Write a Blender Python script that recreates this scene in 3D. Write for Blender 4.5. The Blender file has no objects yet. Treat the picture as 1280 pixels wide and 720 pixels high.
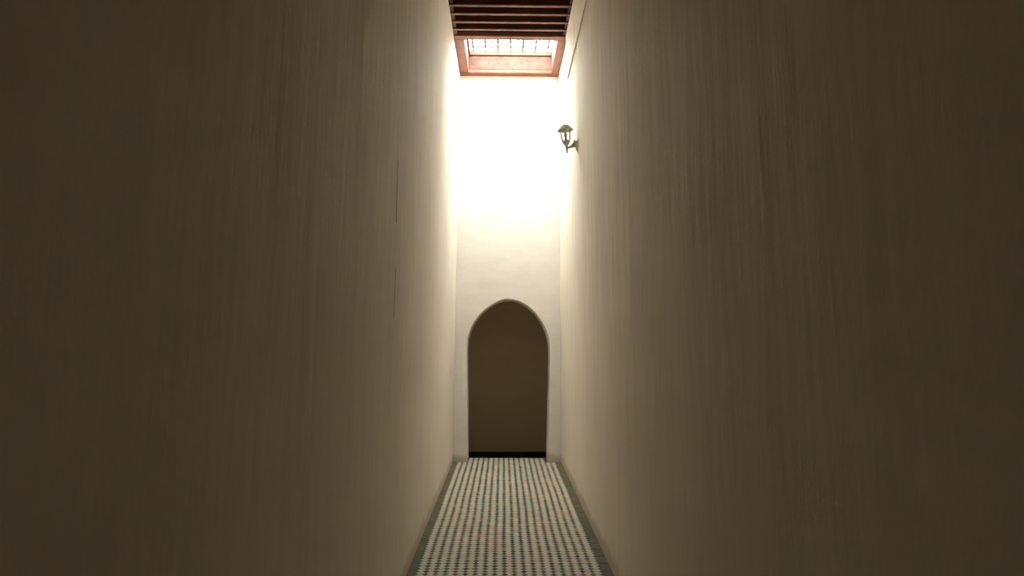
import bpy, bmesh, math, random
from mathutils import Matrix, Vector, noise
rnd = random.Random(4)
sc = bpy.context.scene
C = sc.collection

# ---------------------------------------------------------------- camera
XL, XR, YE, H, ZC = -0.606, 0.714, 8.663, 1.476, 4.948      # corridor: walls, end, eye height, ceiling
PITCH, YAW, ROLL, FPX = 0.16808, 0.01139, -0.00524, 850.0
fw = Vector((math.sin(YAW)*math.cos(PITCH), math.cos(YAW)*math.cos(PITCH), math.sin(PITCH)))
rt = fw.cross(Vector((0, 0, 1))).normalized(); up = rt.cross(fw)
r2 = math.cos(ROLL)*rt - math.sin(ROLL)*up
u2 = math.sin(ROLL)*rt + math.cos(ROLL)*up
cam_data = bpy.data.cameras.new('camera')
cam_data.sensor_width = 36.0
cam_data.lens = FPX/1280*36
cam_data.shift_y = -(360-279.5)/1280
cam_data.clip_start = 0.05
cam = bpy.data.objects.new('camera', cam_data); C.objects.link(cam)
m = Matrix((r2, u2, -fw)).transposed().to_4x4(); m.translation = (0, 0, H)
cam.matrix_world = m
sc.camera = cam

# ---------------------------------------------------------------- sky, exposure
w = bpy.data.worlds.new('overcast_sky'); sc.world = w; w.use_nodes = True
bg = w.node_tree.nodes['Background']
bg.inputs['Color'].default_value = (0.88, 0.97, 1.0, 1)
bg.inputs['Strength'].default_value = 1.0
sc.view_settings.view_transform = 'Standard'
sc.view_settings.look = 'None'
sc.view_settings.gamma = 1.0
sc.view_settings.use_curve_mapping = False
sc.view_settings.exposure = 6.38
sc.cycles.max_bounces = 24
sc.cycles.diffuse_bounces = 20
sc.cycles.glossy_bounces = 4
sc.cycles.sample_clamp_indirect = 0
sc.cycles.use_adaptive_sampling = False
pl = bpy.data.lights.new('skylight_portal', 'AREA')         # sampling portal for the daylight in the opening
pl.shape = 'RECTANGLE'; pl.size = 1.10; pl.size_y = 1.0
pl.cycles.is_portal = True
po = bpy.data.objects.new('skylight_portal', pl); C.objects.link(po)
po.location = (0.061, 8.038, 5.34)

# ---------------------------------------------------------------- materials
def mat(name):
    m = bpy.data.materials.new(name); m.use_nodes = True
    nt = m.node_tree; b = nt.nodes['Principled BSDF']
    return m, nt, b
def N(nt, t, **kw):
    n = nt.nodes.new(t)
    for k, v in kw.items(): setattr(n, k, v)
    return n
def noise_node(nt, scale, detail=4, rough=0.5, src=None, nscale=1.0):
    mp = N(nt, 'ShaderNodeMapping'); mp.inputs['Scale'].default_value = scale
    if src is None:
        tc = N(nt, 'ShaderNodeTexCoord'); src = tc.outputs['Object']
    nt.links.new(src, mp.inputs['Vector'])
    n = N(nt, 'ShaderNodeTexNoise'); n.inputs['Scale'].default_value = nscale
    n.inputs['Detail'].default_value = detail; n.inputs['Roughness'].default_value = rough
    nt.links.new(mp.outputs['Vector'], n.inputs['Vector'])
    return n.outputs['Fac']
def ramp(nt, fac, stops):
    r = N(nt, 'ShaderNodeValToRGB')
    el = r.color_ramp.elements
    while len(el) < len(stops): el.new(0.5)
    for e, (p, c) in zip(el, stops): e.position = p; e.color = (*c, 1) if len(c) == 3 else c
    nt.links.new(fac, r.inputs['Fac'])
    return r.outputs['Color']
def math_n(nt, op, a, b=None, c=None):
    n = N(nt, 'ShaderNodeMath', operation=op)
    for i, v in enumerate((a, b, c)):
        if v is None: continue
        if isinstance(v, (int, float)): n.inputs[i].default_value = v
        else: nt.links.new(v, n.inputs[i])
    return n.outputs[0]
def mix(nt, f, a, b, mode='MIX'):
    n = N(nt, 'ShaderNodeMix', data_type='RGBA', blend_type=mode)
    for s, v in ((n.inputs['Factor'], f), (n.inputs['A'], a), (n.inputs['B'], b)):
        if isinstance(v, (int, float)): s.default_value = v
        elif isinstance(v, tuple): s.default_value = (*v, 1)
        else: nt.links.new(v, s)
    return n.outputs['Result']
def bump(nt, b, h, dist, strength=1.0, prev=None):
    n = N(nt, 'ShaderNodeBump'); n.inputs['Distance'].default_value = dist; n.inputs['Strength'].default_value = strength
    nt.links.new(h, n.inputs['Height'])
    if prev: nt.links.new(prev, n.inputs['Normal'])
    nt.links.new(n.outputs['Normal'], b.inputs['Normal'])
    return n.outputs['Normal']

PLASTER = (0.785, 0.715, 0.605)
def plaster(name, base=PLASTER, streak_axis='y', crack=False, streak=1.0, stain=True):
    m, nt, b = mat(name)
    k = 1.0 if streak_axis else 0
    # vertical runs left by rain and trowel: narrow across, long down the wall
    if streak_axis == 'y':
        s1 = noise_node(nt, (15, 15, 1.3), 4, 0.6); s2 = noise_node(nt, (5, 5, 0.6), 3, 0.5)
        tc = N(nt, 'ShaderNodeTexCoord'); sp = N(nt, 'ShaderNodeSeparateXYZ'); nt.links.new(tc.outputs['Object'], sp.inputs[0])
        # the runs are washed in deepest along the middle of the corridor, higher up
        worn = N(nt, 'ShaderNodeMapRange', interpolation_type='SMOOTHSTEP')
        nt.links.new(sp.outputs['Y'], worn.inputs['Value'])
        for k_, v_ in (('From Min', 0.6), ('From Max', 1.9), ('To Min', 0.12), ('To Max', 1.0)): worn.inputs[k_].default_value = v_
        hgt = N(nt, 'ShaderNodeMapRange', interpolation_type='SMOOTHSTEP')
        nt.links.new(sp.outputs['Z'], hgt.inputs['Value'])
        for k_, v_ in (('From Min', 0.6), ('From Max', 2.2), ('To Min', 0.4), ('To Max', 1.0)): hgt.inputs[k_].default_value = v_
        amt = math_n(nt, 'MULTIPLY', worn.outputs[0], hgt.outputs[0])
        ctr = lambda v: math_n(nt, 'ADD', math_n(nt, 'MULTIPLY', math_n(nt, 'SUBTRACT', v, 0.5), amt), 0.5)
        s3 = noise_node(nt, (34, 34, 2.6), 3, 0.6)        # short comb strokes of the plasterer
        s1 = math_n(nt, 'ADD', math_n(nt, 'MULTIPLY', s1, 0.6), math_n(nt, 'MULTIPLY', s3, 0.4))
        s1 = ctr(s1); s2 = ctr(s2)
    else:
        s1 = noise_node(nt, (3, 3, 9), 4, 0.6); s2 = noise_node(nt, (2.2, 2.2, 4), 3, 0.5)
    f = noise_node(nt, (60, 60, 22), 3, 0.6)
    lf = noise_node(nt, (1.1, 1.1, 0.8), 3, 0.5)
    lo = tuple(c*q for c, q in zip(base, (0.73, 0.70, 0.64) if streak_axis == 'y' else (0.93, 0.92, 0.90))); hi = tuple(min(1, c*1.04) for c in base)
    c1 = ramp(nt, s1, [(0.38, lo), (0.58, hi)])
    c2 = ramp(nt, s2, [(0.36, tuple(c*(0.90 if streak_axis == 'y' else 0.96) for c in base)), (0.62, hi)])
    col = mix(nt, 0.38, c1, c2)
    col = mix(nt, 0.35, col, ramp(nt, lf, [(0.35, tuple(c*q for c, q in zip(base, (0.93, 0.93, 0.96)))), (0.65, base)]))
    if stain:   # ochre damp and dirt along the foot of the wall, ragged upper edge
        tc = N(nt, 'ShaderNodeTexCoord'); sp = N(nt, 'ShaderNodeSeparateXYZ'); nt.links.new(tc.outputs['Object'], sp.inputs[0])
        rag = noise_node(nt, (5, 5, 3), 4, 0.6)
        e = math_n(nt, 'SUBTRACT', math_n(nt, 'MULTIPLY', rag, 0.22), sp.outputs['Z'])
        fac = math_n(nt, 'MULTIPLY', math_n(nt, 'MAXIMUM', math_n(nt, 'MULTIPLY', e, 8.0), 0.0), 1.0)
        fac = math_n(nt, 'MINIMUM', fac, 0.45)
        col = mix(nt, fac, col, (0.42, 0.29, 0.13))
    nrm = bump(nt, b, s1, 0.0045*streak, 0.8)
    nrm = bump(nt, b, s2, 0.012*streak, 0.7, nrm)
    nrm = bump(nt, b, f, 0.0012, 0.7, nrm)
    if crack:   # two hairline cracks, one above the other
        tc = N(nt, 'ShaderNodeTexCoord'); sp = N(nt, 'ShaderNodeSeparateXYZ'); nt.links.new(tc.outputs['Object'], sp.inputs[0])
        z = sp.outputs['Z']; y = sp.outputs['Y']
        wob = math_n(nt, 'MULTIPLY', math_n(nt, 'SUBTRACT', noise_node(nt, (0.01, 0.01, 9), 4, 0.6), 0.5), 0.035)
        tot = None
        for (yc, z0, z1, wd) in ((3.745, 2.11, 2.47, 0.013), (3.785, 1.58, 1.86, 0.008), (3.735, 2.47, 2.72, 0.003)):
            d = math_n(nt, 'ABSOLUTE', math_n(nt, 'SUBTRACT', math_n(nt, 'SUBTRACT', y, yc), wob))
            a = math_n(nt, 'LESS_THAN', d, wd)
            a = math_n(nt, 'MULTIPLY', a, math_n(nt, 'GREATER_THAN', z, z0))
            a = math_n(nt, 'MULTIPLY', a, math_n(nt, 'LESS_THAN', z, z1))
            tot = a if tot is None else math_n(nt, 'MAXIMUM', tot, a)
        col = mix(nt, math_n(nt, 'MULTIPLY', tot, 0.8), col, (0.16, 0.11, 0.06))
        bump(nt, b, math_n(nt, 'MULTIPLY', tot, -1.0), 0.006, 1.0, nrm)
    nt.links.new(col, b.inputs['Base Color'])
    b.inputs['Roughness'].default_value = 0.85
    b.inputs['Specular IOR Level'].default_value = 0.15
    return m
def wood(name, base, axis=(3, 40, 40), rough=0.6, bd=0.002, var=0.55):
    m, nt, b = mat(name)
    g = noise_node(nt, axis, 5, 0.6); p = noise_node(nt, (7, 7, 7), 4, 0.6)
    c1 = ramp(nt, g, [(0.3, tuple(c*var for c in base)), (0.65, base)])
    c2 = ramp(nt, p, [(0.35, tuple(c*0.7 for c in base)), (0.65, tuple(min(1, c*1.35) for c in base))])
    col = mix(nt, 0.5, c1, c2)
    nt.links.new(col, b.inputs['Base Color']); b.inputs['Roughness'].default_value = rough
    b.inputs['Specular IOR Level'].default_value = 0.2
    bump(nt, b, g, bd)
    return m
def plain(name, base, rough=0.5, metal=0.0, var=0.2, sc_=30, spec=0.4):
    m, nt, b = mat(name)
    p = noise_node(nt, (sc_, sc_, sc_), 4, 0.6)
    nt.links.new(ramp(nt, p, [(0.3, tuple(c*(1-var) for c in base)), (0.7, tuple(min(1, c*(1+var)) for c in base))]), b.inputs['Base Color'])
    b.inputs['Roughness'].default_value = rough; b.inputs['Metallic'].default_value = metal
    b.inputs['Specular IOR Level'].default_value = spec
    bump(nt, b, p, 0.0006)
    return m

M_LEFT = plaster('plaster_left_wall', crack=True)
M_WALL = plaster('plaster_wall')
M_END = plaster('plaster_end_wall', base=(0.78, 0.738, 0.665), streak=0.3, streak_axis='x')
M_BROWN = plaster('brown_passage_plaster', base=(0.80, 0.67, 0.49), streak=0.3, streak_axis='x', stain=False)
M_WOOD = wood('red_brown_wood', (0.17, 0.062, 0.034))
M_WOOD_Y = wood('red_brown_wood_lengthwise', (0.17, 0.062, 0.034), (40, 3, 40))
M_DARKW = wood('dark_ceiling_board', (0.018, 0.006, 0.004), (40, 3, 40))
M_GAPSHADE = wood('shaded_beam_gap_wood', (0.075, 0.02, 0.010))  # darker copy of the red-brown wood: shade between the beams put into the colour
M_WELL = wood('weathered_well_wood', (0.11, 0.052, 0.034), (14, 14, 14), 0.8, 0.004, 0.35)
M_IRON = plain('rusty_iron', (0.05, 0.035, 0.025), 0.7, 0.3)
M_BRONZE = plain('weathered_bronze_paint', (0.54, 0.55, 0.45), 0.6, 0.0, 0.3, 60)
M_BLACK = plain('black_stone', (0.016, 0.013, 0.010), 0.8, spec=0.1)
M_GROUT = plain('grey_grout', (0.13, 0.11, 0.085), 0.9, spec=0.1)

# ---------------------------------------------------------------- mesh helpers
def link(name, bm, mats, parent=None, smooth=False, loc=None):
    me = bpy.data.meshes.new(name); bm.normal_update(); bm.to_mesh(me); bm.free()
    for m_ in (mats if isinstance(mats, (list, tuple)) else [mats]): me.materials.append(m_)
    if smooth:
        for p in me.polygons: p.use_smooth = True
    o = bpy.data.objects.new(name, me); C.objects.link(o)
    if parent is not None: o.parent = parent
    if loc is not None: o.location = loc
    return o
def box(bm, x0, x1, y0, y1, z0, z1, bev=0.0):
    vs = [bm.verts.new(p) for p in ((x0,y0,z0),(x1,y0,z0),(x1,y1,z0),(x0,y1,z0),(x0,y0,z1),(x1,y0,z1),(x1,y1,z1),(x0,y1,z1))]
    fs = [bm.faces.new([vs[i] for i in f]) for f in ((0,3,2,1),(4,5,6,7),(0,1,5,4),(1,2,6,5),(2,3,7,6),(3,0,4,7))]
    if bev:
        es = {e for f in fs for e in f.edges}
        bmesh.ops.bevel(bm, geom=list(es), offset=bev, segments=2, affect='EDGES')
def prism(bm, poly, a0, a1, axis):      # poly: 2-D points, extruded along axis from a0 to a1
    def P(u, v, a): return {'x': (a, u, v), 'y': (u, a, v), 'z': (u, v, a)}[axis]
    lo = [bm.verts.new(P(u, v, a0)) for u, v in poly]; hi = [bm.verts.new(P(u, v, a1)) for u, v in poly]
    n = len(poly)
    bm.faces.new(lo[::-1]); bm.faces.new(hi)
    for i in range(n): bm.faces.new((lo[i], lo[(i+1) % n], hi[(i+1) % n], hi[i]))
    bmesh.ops.recalc_face_normals(bm, faces=bm.faces[:])
def lathe(bm, prof, n=16, cap=True, frm=None):
    frm = frm or Matrix.Identity(4)
    rings = []
    for r, z in prof:
        rings.append([bm.verts.new(frm @ Vector((r*math.cos(2*math.pi*(k+0.5)/n), r*math.sin(2*math.pi*(k+0.5)/n), z))) for k in range(n)])
    for a, b in zip(rings, rings[1:]):
        for k in range(n): bm.faces.new((a[k], a[(k+1) % n], b[(k+1) % n], b[k]))
    if cap: bm.faces.new(rings[0][::-1]); bm.faces.new(rings[-1])
    bmesh.ops.recalc_face_normals(bm, faces=bm.faces[:])
def tube(bm, pts, radii, n=8):
    pts = [Vector(p) for p in pts]; rings = []
    for i, p in enumerate(pts):
        t = (pts[min(i+1, len(pts)-1)] - pts[max(i-1, 0)]).normalized()
        a = t.cross(Vector((0, 1, 0)) if abs(t.y) < 0.9 else Vector((1, 0, 0))).normalized(); b_ = t.cross(a)
        r = radii[i] if isinstance(radii, (list, tuple)) else radii
        rings.append([bm.verts.new(p + r*(math.cos(2*math.pi*k/n)*a + math.sin(2*math.pi*k/n)*b_)) for k in range(n)])
    for a, b_ in zip(rings, rings[1:]):
        for k in range(n): bm.faces.new((a[k], a[(k+1) % n], b_[(k+1) % n], b_[k]))
    bm.faces.new(rings[0][::-1]); bm.faces.new(rings[-1])
    bmesh.ops.recalc_face_normals(bm, faces=bm.faces[:])
def struct(o, label=None):
    o['kind'] = 'structure'
    if label: o['label'] = label
    return o
def nb(): return bmesh.new()

# ---------------------------------------------------------------- setting
YB = -2.0
def side_wall(name, x, s, m_, label):
    """wall with a hand-trowelled, gently uneven face; s = +1 when the room lies towards +x"""
    bm = nb(); ny, nz = 110, 60
    g = []
    for j in range(nz+1):
        row = []
        for i in range(ny+1):
            y = YB + (YE-YB)*i/ny; z = -0.2 + (ZC+0.26+0.2)*j/nz
            d = 0.007*(noise.noise(Vector((y*1.1, z*0.6, 3+s))) ) + 0.003*noise.noise(Vector((y*3.2, z*1.2, 9+s)))
            fade = min(1, (YE-y)/0.5, max(0, z-0.02)/0.4) if z > 0 else 0
            row.append(bm.verts.new((x + s*d*max(0, fade), y, z)))
        g.append(row)
    for j in range(nz):
        for i in range(ny):
            q = (g[j][i], g[j][i+1], g[j+1][i+1], g[j+1][i])
            bm.faces.new(q if s < 0 else q[::-1])
    # back and rims
    xb = x - s*0.22
    B = [bm.verts.new((xb, y, z)) for y, z in ((YB, -0.2), (YE, -0.2), (YE, ZC+0.26), (YB, ZC+0.26))]
    bm.faces.new(B)
    bot = g[0]; top = g[nz]; l = [r[0] for r in g]; r_ = [r[-1] for r in g]
    bm.faces.new(bot + [B[1], B[0]]); bm.faces.new(top + [B[2], B[3]])
    bm.faces.new(l + [B[3], B[0]]); bm.faces.new(r_ + [B[2], B[1]])
    bmesh.ops.recalc_face_normals(bm, faces=bm.faces[:])
    return struct(link(name, bm, m_, smooth=False), label)
wl = side_wall('wall_left', XL, 1, M_LEFT, 'tall streaked cream plaster wall with two hairline cracks')
wr = side_wall('wall_right', XR, -1, M_WALL, 'tall streaked cream plaster wall that carries the lantern')
for o in (wl, wr):
    for p in o.data.polygons: p.use_smooth = len(p.vertices) == 4 and p.area < 0.1

bm = nb(); box(bm, XL-0.22, XR+0.22, YB-0.2, YB, -0.2, ZC+0.26)
struct(link('wall_back', bm, M_WALL), 'plain plaster wall closing the corridor behind the viewer')

# end wall with its slightly pointed arch (0.42 m thick)
arch = [(-0.433,-0.2),(-0.434,0.05),(-0.445,0.6),(-0.456,1.10),(-0.460,1.38),(-0.452,1.47),(-0.430,1.55),(-0.405,1.615),(-0.371,1.68),(-0.319,1.756),(-0.240,1.838),
        (-0.159,1.898),(-0.110,1.926),(-0.060,1.948),(0.0,1.966),(0.050,1.972),(0.115,1.968),(0.165,1.957),(0.215,1.938),(0.318,1.876),(0.405,1.795),(0.476,1.700),
        (0.528,1.603),(0.562,1.510),(0.582,1.400),(0.585,1.27),(0.575,0.75),(0.562,0.3),(0.555,0.05),(0.553,-0.2)]
T_END = 0.42
poly = [(XL-0.22,-0.2)] + arch + [(XR+0.22,-0.2),(XR+0.22,ZC+0.26),(XL-0.22,ZC+0.26)]
bm = nb(); prism(bm, poly, YE, YE+T_END, 'y')
we = struct(link('wall_end', bm, M_END), 'sunlit cream end wall pierced by a pointed arch')
bv = we.modifiers.new('soft_edges', 'BEVEL'); bv.width = 0.012; bv.segments = 3; bv.limit_method = 'ANGLE'; bv.angle_limit = math.radians(50)

# dark cross passage beyond the arch, one step lower
PY0, PY1, PX0, PX1, PZ = YE+T_END, 10.36, -1.7, 1.8, -0.15
bm = nb(); box(bm, PX0-0.15, PX1+0.15, PY1, PY1+0.15, PZ-0.1, 2.75)
struct(link('wall_passage', bm, M_BROWN), 'dim brown plaster wall seen through the arch')
for n_, a, b_ in (('wall_passage_left', PX0-0.15, PX0), ('wall_passage_right', PX1, PX1+0.15)):
    bm = nb(); box(bm, a, b_, PY0, PY1, PZ-0.1, 2.75)
    struct(link(n_, bm, M_BROWN), 'short brown wall ending the passage behind the arch')
for n_, a, b_ in (('wall_passage_front_left', PX0-0.15, XL-0.22), ('wall_passage_front_right', XR+0.22, PX1+0.15)):
    bm = nb(); box(bm, a, b_, PY0-0.15, PY0, PZ-0.1, 2.75)
    struct(link(n_, bm, M_BROWN), 'brown wall beside the arch facing the passage')
bm = nb(); box(bm, PX0-0.15, PX1+0.15, PY0, PY1+0.15, 2.6, 2.75)
struct(link('ceiling_passage', bm, M_BROWN), 'low brown ceiling of the passage behind the arch')
bm = nb(); box(bm, PX0, PX1, PY0, PY1, PZ-0.1, PZ) 
struct(link('floor_passage', bm, M_BLACK), 'black stone floor one step below the mosaic')
bm = nb(); box(bm, -0.47, 0.6, YE+0.295, PY0, PZ-0.1, PZ)
struct(link('floor_passage_step', bm, M_BLACK), 'black stone ledge under the back of the arch')

# corridor floor
bm = nb(); box(bm, XL, XR, YB, YE, -0.1, -0.002); box(bm, -0.47, 0.60, YE, YE+0.29, -0.2, -0.002)
floor = struct(link('floor', bm, M_GROUT), 'narrow floor laid with small cream and dark mosaic tiles')

# --- mosaic: cream eight-sided tiles, dark lozenges at the nodes
creams = [plain('cream_tile_%d' % i, c, 0.65, var=0.12, sc_=90, spec=0.15) for i, c in enumerate([(0.47,0.405,0.30),(0.42,0.36,0.265),(0.48,0.375,0.29),(0.41,0.395,0.30)])]
darks = [plain('dark_tile_%d' % i, c, 0.65, var=0.2, sc_=90, spec=0.12) for i, c in enumerate(
    [(0.045,0.034,0.021),(0.055,0.062,0.042),(0.06,0.07,0.032),(0.11,0.085,0.038),(0.25,0.14,0.03),(0.20,0.075,0.035),(0.085,0.062,0.055)])]
X0, X1 = -0.552, 0.645
NC = 19; CW = (X1-X0)/NC; CD = 0.053; HX, HY, G = 0.0225, 0.0255, 0.0012
bm = nb()
def flat(bm, pts, z, t, mi):
    """thin tile: top face and rim"""
    c = Vector((sum(p[0] for p in pts)/len(pts), sum(p[1] for p in pts)/len(pts)))
    sx, sy = rnd.uniform(-0.012, 0.012), rnd.uniform(-0.012, 0.012); dz = rnd.uniform(-0.0004, 0.0006)
    topv = [bm.verts.new((x, y, z+dz+sx*(x-c.x)+sy*(y-c.y))) for x, y in pts]
    botv = [bm.verts.new((x, y, z-t)) for x, y in pts]
    fs = [bm.faces.new(topv)]
    n = len(pts)
    for i in range(n): fs.append(bm.faces.new((botv[i], botv[(i+1) % n], topv[(i+1) % n], topv[i])))
    for f in fs: f.material_index = mi
def wob(x, y):   # hand-laid rows wander a little
    return x + 0.006*noise.noise(Vector((x*1.5, y*1.2, 5.0))), y + 0.004*noise.noise(Vector((x*2, y*2, 1.0)))
ny0, ny1 = int((YB-YE)/CD)+1, 5
def tone(x, y):
    v = noise.noise(Vector((x*2.6, y*1.6, 7.7)))
    c = noise.noise(Vector((x*9.0, y*3.0, 2.2)))
    r = rnd.random()
    if c > 0.36 and r < 0.85: return 4 if noise.noise(Vector((x*3, y*1.1, 20))) > 0.02 else 5
    if r < 0.05: return 4 + rnd.randrange(2)
    if abs(x-0.06) < 0.17: return rnd.choice((0, 0, 0, 2, 1, 6)) if v < 0.2 else rnd.choice((1, 0, 3))
    return rnd.choice((1, 1, 3, 3, 6, 2, 0))
for j in range(ny0, ny1+1):
    for i in range(NC+1):
        y = YE + j*CD; xn = X0 + i*CW
        inside = y < YE-0.005 or (-0.42 < xn < 0.54)
        if not inside or y > YE+0.28: continue
        x, yy = wob(xn, y)
        if i in (0, NC):
            s = 1 if i == 0 else -1
            pts = [(x, yy-HY+G), (x+s*(HX-G), yy), (x, yy+HY-G)]
            if s < 0: pts = pts[::-1]
        else: pts = [(x-HX+G, yy), (x, yy-HY+G), (x+HX-G, yy), (x, yy+HY-G)]
        flat(bm, pts, 0.0, 0.004, 4 + tone(xn, y))
    for i in range(NC):
        xc = X0 + (i+0.5)*CW; yc = YE + (j+0.5)*CD
        if yc+CD/2 > YE-0.001 and not (-0.43+CW/2 < xc < 0.55-CW/2 and yc+CD/2 < YE+0.29): continue
        a, b_ = CW/2, CD/2
        pts = [(a-G, -(b_-HY)-0.0001), (a-G, b_-HY+0.0001), (a-HX, b_-G), (-a+HX, b_-G), (-a+G, b_-HY+0.0001), (-a+G, -(b_-HY)-0.0001), (-a+HX, -b_+G), (a-HX, -b_+G)]
        pts = [wob(xc+p[0], yc+p[1]) for p in pts]
        v = noise.noise(Vector((xc*3, yc*1.5, 11)))
        mi = rnd.choice((0, 1, 2, 3)) if v < 0.1 else rnd.choice((2, 2, 0)) if xc > 0.2 else rnd.choice((0, 3, 3))
        flat(bm, pts, 0.0, 0.004, mi)
t = link('mosaic_tile', bm, creams + darks, floor); t['kind'] = 'stuff'
t['label'] = 'small cream and dark mosaic tiles in rows'
M_BORD = [plain('border_tile_%d' % i, c, 0.7, var=0.2, sc_=50, spec=0.1) for i, c in enumerate([(0.10,0.095,0.055),(0.09,0.09,0.055),(0.12,0.10,0.055)])]
bm = nb()
for xa, xb in ((XL+0.002, X0-0.002), (X1+0.002, XR-0.002)):
    y = YB
    while y < YE-0.02:
        l_ = min(rnd.uniform(0.13, 0.16), YE-0.001-y)
        flat(bm, [(xa, y), (xb, y), (xb, y+l_-0.002), (xa, y+l_-0.002)], -0.0003, 0.003, rnd.randrange(3)); y += l_
t = link('border_tile', bm, M_BORD, floor); t['kind'] = 'stuff'; t['label'] = 'plain grey green border tiles'

# --- ceiling: boards with closely set cross beams under them, up to the skylight
YF0, YF1, YO1 = 7.43, 7.545, 8.540            # frame front rail, opening
XO0, XO1 = -0.489, 0.611
bm = nb(); box(bm, XL, XR, YB, YF0, ZC+0.14, ZC+0.26)
for a in ((XL, XR, YF0, YF1-0.05), (XL, XO0-0.05, YF1-0.05, YE), (XO1+0.05, XR, YF1-0.05, YE)): box(bm, *a, ZC+0.052, ZC+0.26)
ceil = struct(link('ceiling', bm, M_DARKW), 'dark timber ceiling with closely set red brown cross beams')
bx_m = nb(); box(bx_m, XL, XR, -0.025, 0.025, 0, 0.14, 0.004)
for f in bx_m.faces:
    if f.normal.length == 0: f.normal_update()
    f.material_index = 0 if (f.normal.z < -0.5) else 1  # underside keeps the wood colour, all other faces get the painted-in shade
first = None
inf = None
y = 7.279
k = 0
while y > YB+0.1:
    if first is None:
        first = link('beam', bx_m, [M_WOOD, M_GAPSHADE], ceil, loc=(0, y, ZC)); o = first
    else:
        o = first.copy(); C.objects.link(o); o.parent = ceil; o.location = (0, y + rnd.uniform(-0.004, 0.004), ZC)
    k += 1; y -= 0.188
# rounded blocks that close the gaps between the beams against both walls
def block_poly(s):
    pts = [(0, 0.0)]
    for a in range(0, 7):
        t_ = a/6*math.pi/2
        pts.append((0.045*(1-math.sin(t_)) if a < 6 else 0.0, 0.012+0.11*(1-math.cos(t_))))
    return pts
for s, x in ((1, XL), (-1, XR)):
    bm = nb()
    pts = [(x, 0.012), (x+s*0.045, 0.012)] + [(x+s*(0.045*math.cos(a*math.pi/12)), 0.012+0.12*math.sin(a*math.pi/12)) for a in range(1, 6)] + [(x, 0.132)]
    prism(bm, pts, -0.0685, 0.0685, 'y')
    fb = None; y = 7.279+0.094
    while y > YB+0.1:
        if fb is None: fb = link('gap_block', bm, M_GAPSHADE, ceil, loc=(0, y, ZC)); o = fb
        else:
            o = fb.copy(); C.objects.link(o); o.parent = ceil; o.location = (0, y, ZC)
        y -= 0.188

# --- skylight: heavy wooden frame, deep boarded well
sky = bpy.data.objects.new('window_1', None); C.objects.link(sky); sky.location = (0.061, 8.04, ZC)
struct(sky, 'bright open skylight in a worn red brown timber frame')
def kid(name, bm, m_, parent, **k_):
    """mesh written in world coordinates, hung under an empty that only has a location"""
    o = link(name, bm, m_, parent, **k_); o.matrix_parent_inverse = Matrix.Translation(-parent.location); return o
for n_, a in (('frame_rail', (XL, XR, YF0, YF1)), ('frame_rail', (XL, XR, YO1, YE))):
    bm = nb(); box(bm, *a, ZC-0.002, ZC+0.05, 0.006); kid(n_, bm, M_WOOD, sky)
for a in ((XL, XO0, YF1, YO1), (XO1, XR, YF1, YO1)):
    bm = nb(); box(bm, *a, ZC, ZC+0.05, 0.006); kid('frame_stile', bm, M_WOOD_Y, sky)
ZT = ZC+0.30
WT = 0.05
for a in ((XO0-WT, XO1+WT, YF1-WT, YF1), (XO0-WT, XO1+WT, YO1, YO1+WT)):
    bm = nb(); box(bm, *a, ZC+0.051, ZT); kid('well_board', bm, M_WELL, sky)
for a in ((XO0-WT, XO0, YF1, YO1), (XO1, XO1+WT, YF1, YO1)):
    bm = nb(); box(bm, *a, ZC+0.051, ZT); kid('well_board', bm, M_WELL, sky)
# narrow ledge round the top of the well
bm = nb(); box(bm, XO0, XO1, YO1-0.02, YO1, ZT-0.06, ZT, 0.003); kid('ledge', bm, M_WOOD, sky)
bm = nb(); box(bm, XO0, XO0+0.02, YF1, YO1-0.02, ZT-0.06, ZT, 0.003); kid('ledge', bm, M_WOOD_Y, sky)

# --- iron grate lying over the skylight
gr = bpy.data.objects.new('iron_grate', None); C.objects.link(gr); gr.location = (0.061, 8.04, ZT)
gr['label'] = 'thin rusty iron grate of crossed bars over the skylight'; gr['category'] = 'grate'
mb = nb(); tube(mb, [(0, YF1-0.05, 0), (0, YO1+0.05, 0)], 0.016, 6)
f0 = None
for i in range(7):
    x = -0.43 + i*0.165
    if f0 is None: f0 = kid('bar', mb, M_IRON, gr, loc=(x, 0, ZT+0.012)); continue
    o = f0.copy(); C.objects.link(o); o.location = (x, 0, ZT+0.012)
mb = nb(); tube(mb, [(XO0-0.04, 0, 0), (XO1+0.04, 0, 0)], 0.016, 6)
f0 = None
for i in range(7):
    y = YO1-0.07 - i*0.15
    if f0 is None: f0 = kid('cross_bar', mb, M_IRON, gr, loc=(0, y, ZT+0.036)); continue
    o = f0.copy(); C.objects.link(o); o.location = (0, y, ZT+0.036)

# --- raised plaster band high on the right wall
bm = nb(); ZB = H+2.915
prism(bm, [(XR-0.017, ZC-0.002), (XR-0.017, ZB), (XR-0.010, ZB), (XR-0.010, ZB+0.03), (XR+0.05, ZB+0.03), (XR+0.05, ZC-0.002)], YB+0.01, 7.42, 'y')
struct(link('trim_1', bm, M_WALL), 'thin raised plaster band running under the ceiling beams')

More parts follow.
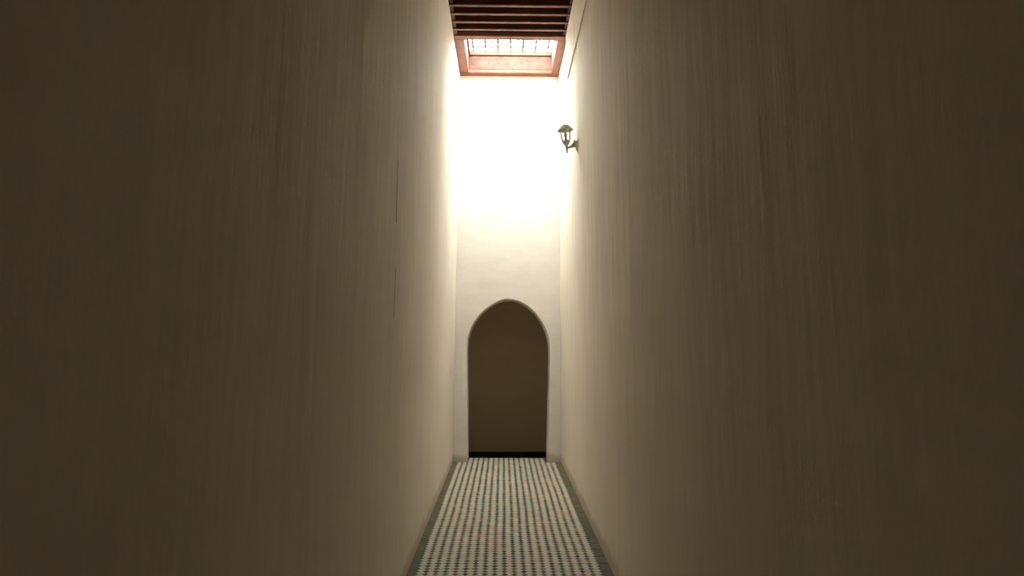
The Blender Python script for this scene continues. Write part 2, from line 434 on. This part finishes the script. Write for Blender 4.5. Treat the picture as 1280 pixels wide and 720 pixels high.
# ---------------------------------------------------------------- wall lantern
LX, LY, LZ = XR, 6.44, H+1.875
lamp = bpy.data.objects.new('wall_lantern', None); C.objects.link(lamp); lamp.location = (LX, LY, LZ)
lamp['label'] = 'small weathered bronze carriage lantern on a curved bracket high on the wall'
lamp['category'] = 'wall lamp'
def lk(name, bm, m_, parent=lamp, smooth=False): return link(name, bm, m_, parent, smooth=smooth)
bm = nb()   # round back plate, stepped, slightly domed
prof = [(0.066, 0.0), (0.066, 0.006), (0.054, 0.010), (0.046, 0.018), (0.026, 0.022)]
F = Matrix.Rotation(-math.pi/2, 4, 'Y')
lathe(bm, prof, 24, True, F @ Matrix.Scale(1.0, 4)); lk('back_plate', bm, M_BRONZE, smooth=False)
AX = -0.121                    # where the lantern stands, out from the wall
bm = nb()   # bracket: flares into the plate, sweeps down and out
pts, rad = [], []
for i in range(11):
    t_ = i/10
    pts.append((-0.012 + (AX+0.022)*t_, 0, 0.020 - 0.045*math.sin(t_*math.pi/2)))
    rad.append(0.010 + 0.034*(1-t_)**2.4)
tube(bm, pts, rad, 10); lk('bracket', bm, M_BRONZE, smooth=True)
TILT = Matrix.Translation((AX+0.012, 0, -0.025)) @ Matrix.Rotation(math.radians(-4.5), 4, 'Y')
bm = nb(); lathe(bm, [(0.003, -0.062), (0.008, -0.050), (0.009, -0.030), (0.014, -0.012), (0.012, 0.004), (0.016, 0.018), (0.009, 0.030)], 12, True, TILT)
lk('stem', bm, M_BRONZE, smooth=True)
bm = nb(); lathe(bm, [(0.012, 0.020), (0.020, 0.028), (0.036, 0.045), (0.047, 0.062), (0.048, 0.070), (0.042, 0.071)], 6, True, TILT)
lk('basket', bm, M_BRONZE)
# six tapering panes held by ribs
zb, zt, rb, rtp = 0.069, 0.176, 0.042, 0.056
gm, gnt, gb = mat('old_lantern_glass')
gb.inputs['Base Color'].default_value = (0.93, 0.95, 0.93, 1); gb.inputs['Roughness'].default_value = 0.05
gb.inputs['Transmission Weight'].default_value = 1.0; gb.inputs['IOR'].default_value = 1.05
gb.inputs['Specular IOR Level'].default_value = 0.3
for k in range(6):
    a0, a1 = 2*math.pi*(k+0.5)/6, 2*math.pi*(k+1.5)/6
    def P(a, r, z): return TILT @ Vector((r*math.cos(a), r*math.sin(a), z))
    bm = nb(); tube(bm, [P(a0, rb, zb), P(a0, rtp, zt)], 0.005, 6); lk('rib', bm, M_BRONZE)
    bm = nb()
    q = [P(a0, rb-.002, zb), P(a1, rb-.002, zb), P(a1, rtp-.002, zt), P(a0, rtp-.002, zt)]
    qi = [P(a0, rb-.004, zb), P(a1, rb-.004, zb), P(a1, rtp-.004, zt), P(a0, rtp-.004, zt)]
    vo = [bm.verts.new(p) for p in q]; vi = [bm.verts.new(p) for p in qi]
    bm.faces.new(vo); bm.faces.new(vi[::-1])
    for i in range(4): bm.faces.new((vo[i], vi[i], vi[(i+1) % 4], vo[(i+1) % 4]))
    bmesh.ops.recalc_face_normals(bm, faces=bm.faces[:]); lk('pane', bm, gm)
bm = nb(); lathe(bm, [(0.012, 0.071), (0.013, 0.100), (0.010, 0.106), (0.017, 0.118), (0.019, 0.130), (0.012, 0.150), (0.004, 0.156)], 12, True, TILT)
lk('bulb', bm, plain('frosted_bulb', (0.55, 0.52, 0.44), 0.5), smooth=True)
bm = nb()   # domed roof with flared eave
lathe(bm, [(0.055, 0.176), (0.080, 0.175), (0.082, 0.181), (0.069, 0.190), (0.061, 0.205), (0.046, 0.222), (0.027, 0.233), (0.010, 0.238)], 12, True, TILT)
rf = lk('roof', bm, M_BRONZE)
bm = nb(); lathe(bm, [(0.008, 0.236), (0.005, 0.242), (0.0075, 0.248), (0.003, 0.257), (0.001, 0.264)], 10, True, TILT); lk('finial', bm, M_BRONZE, smooth=True)
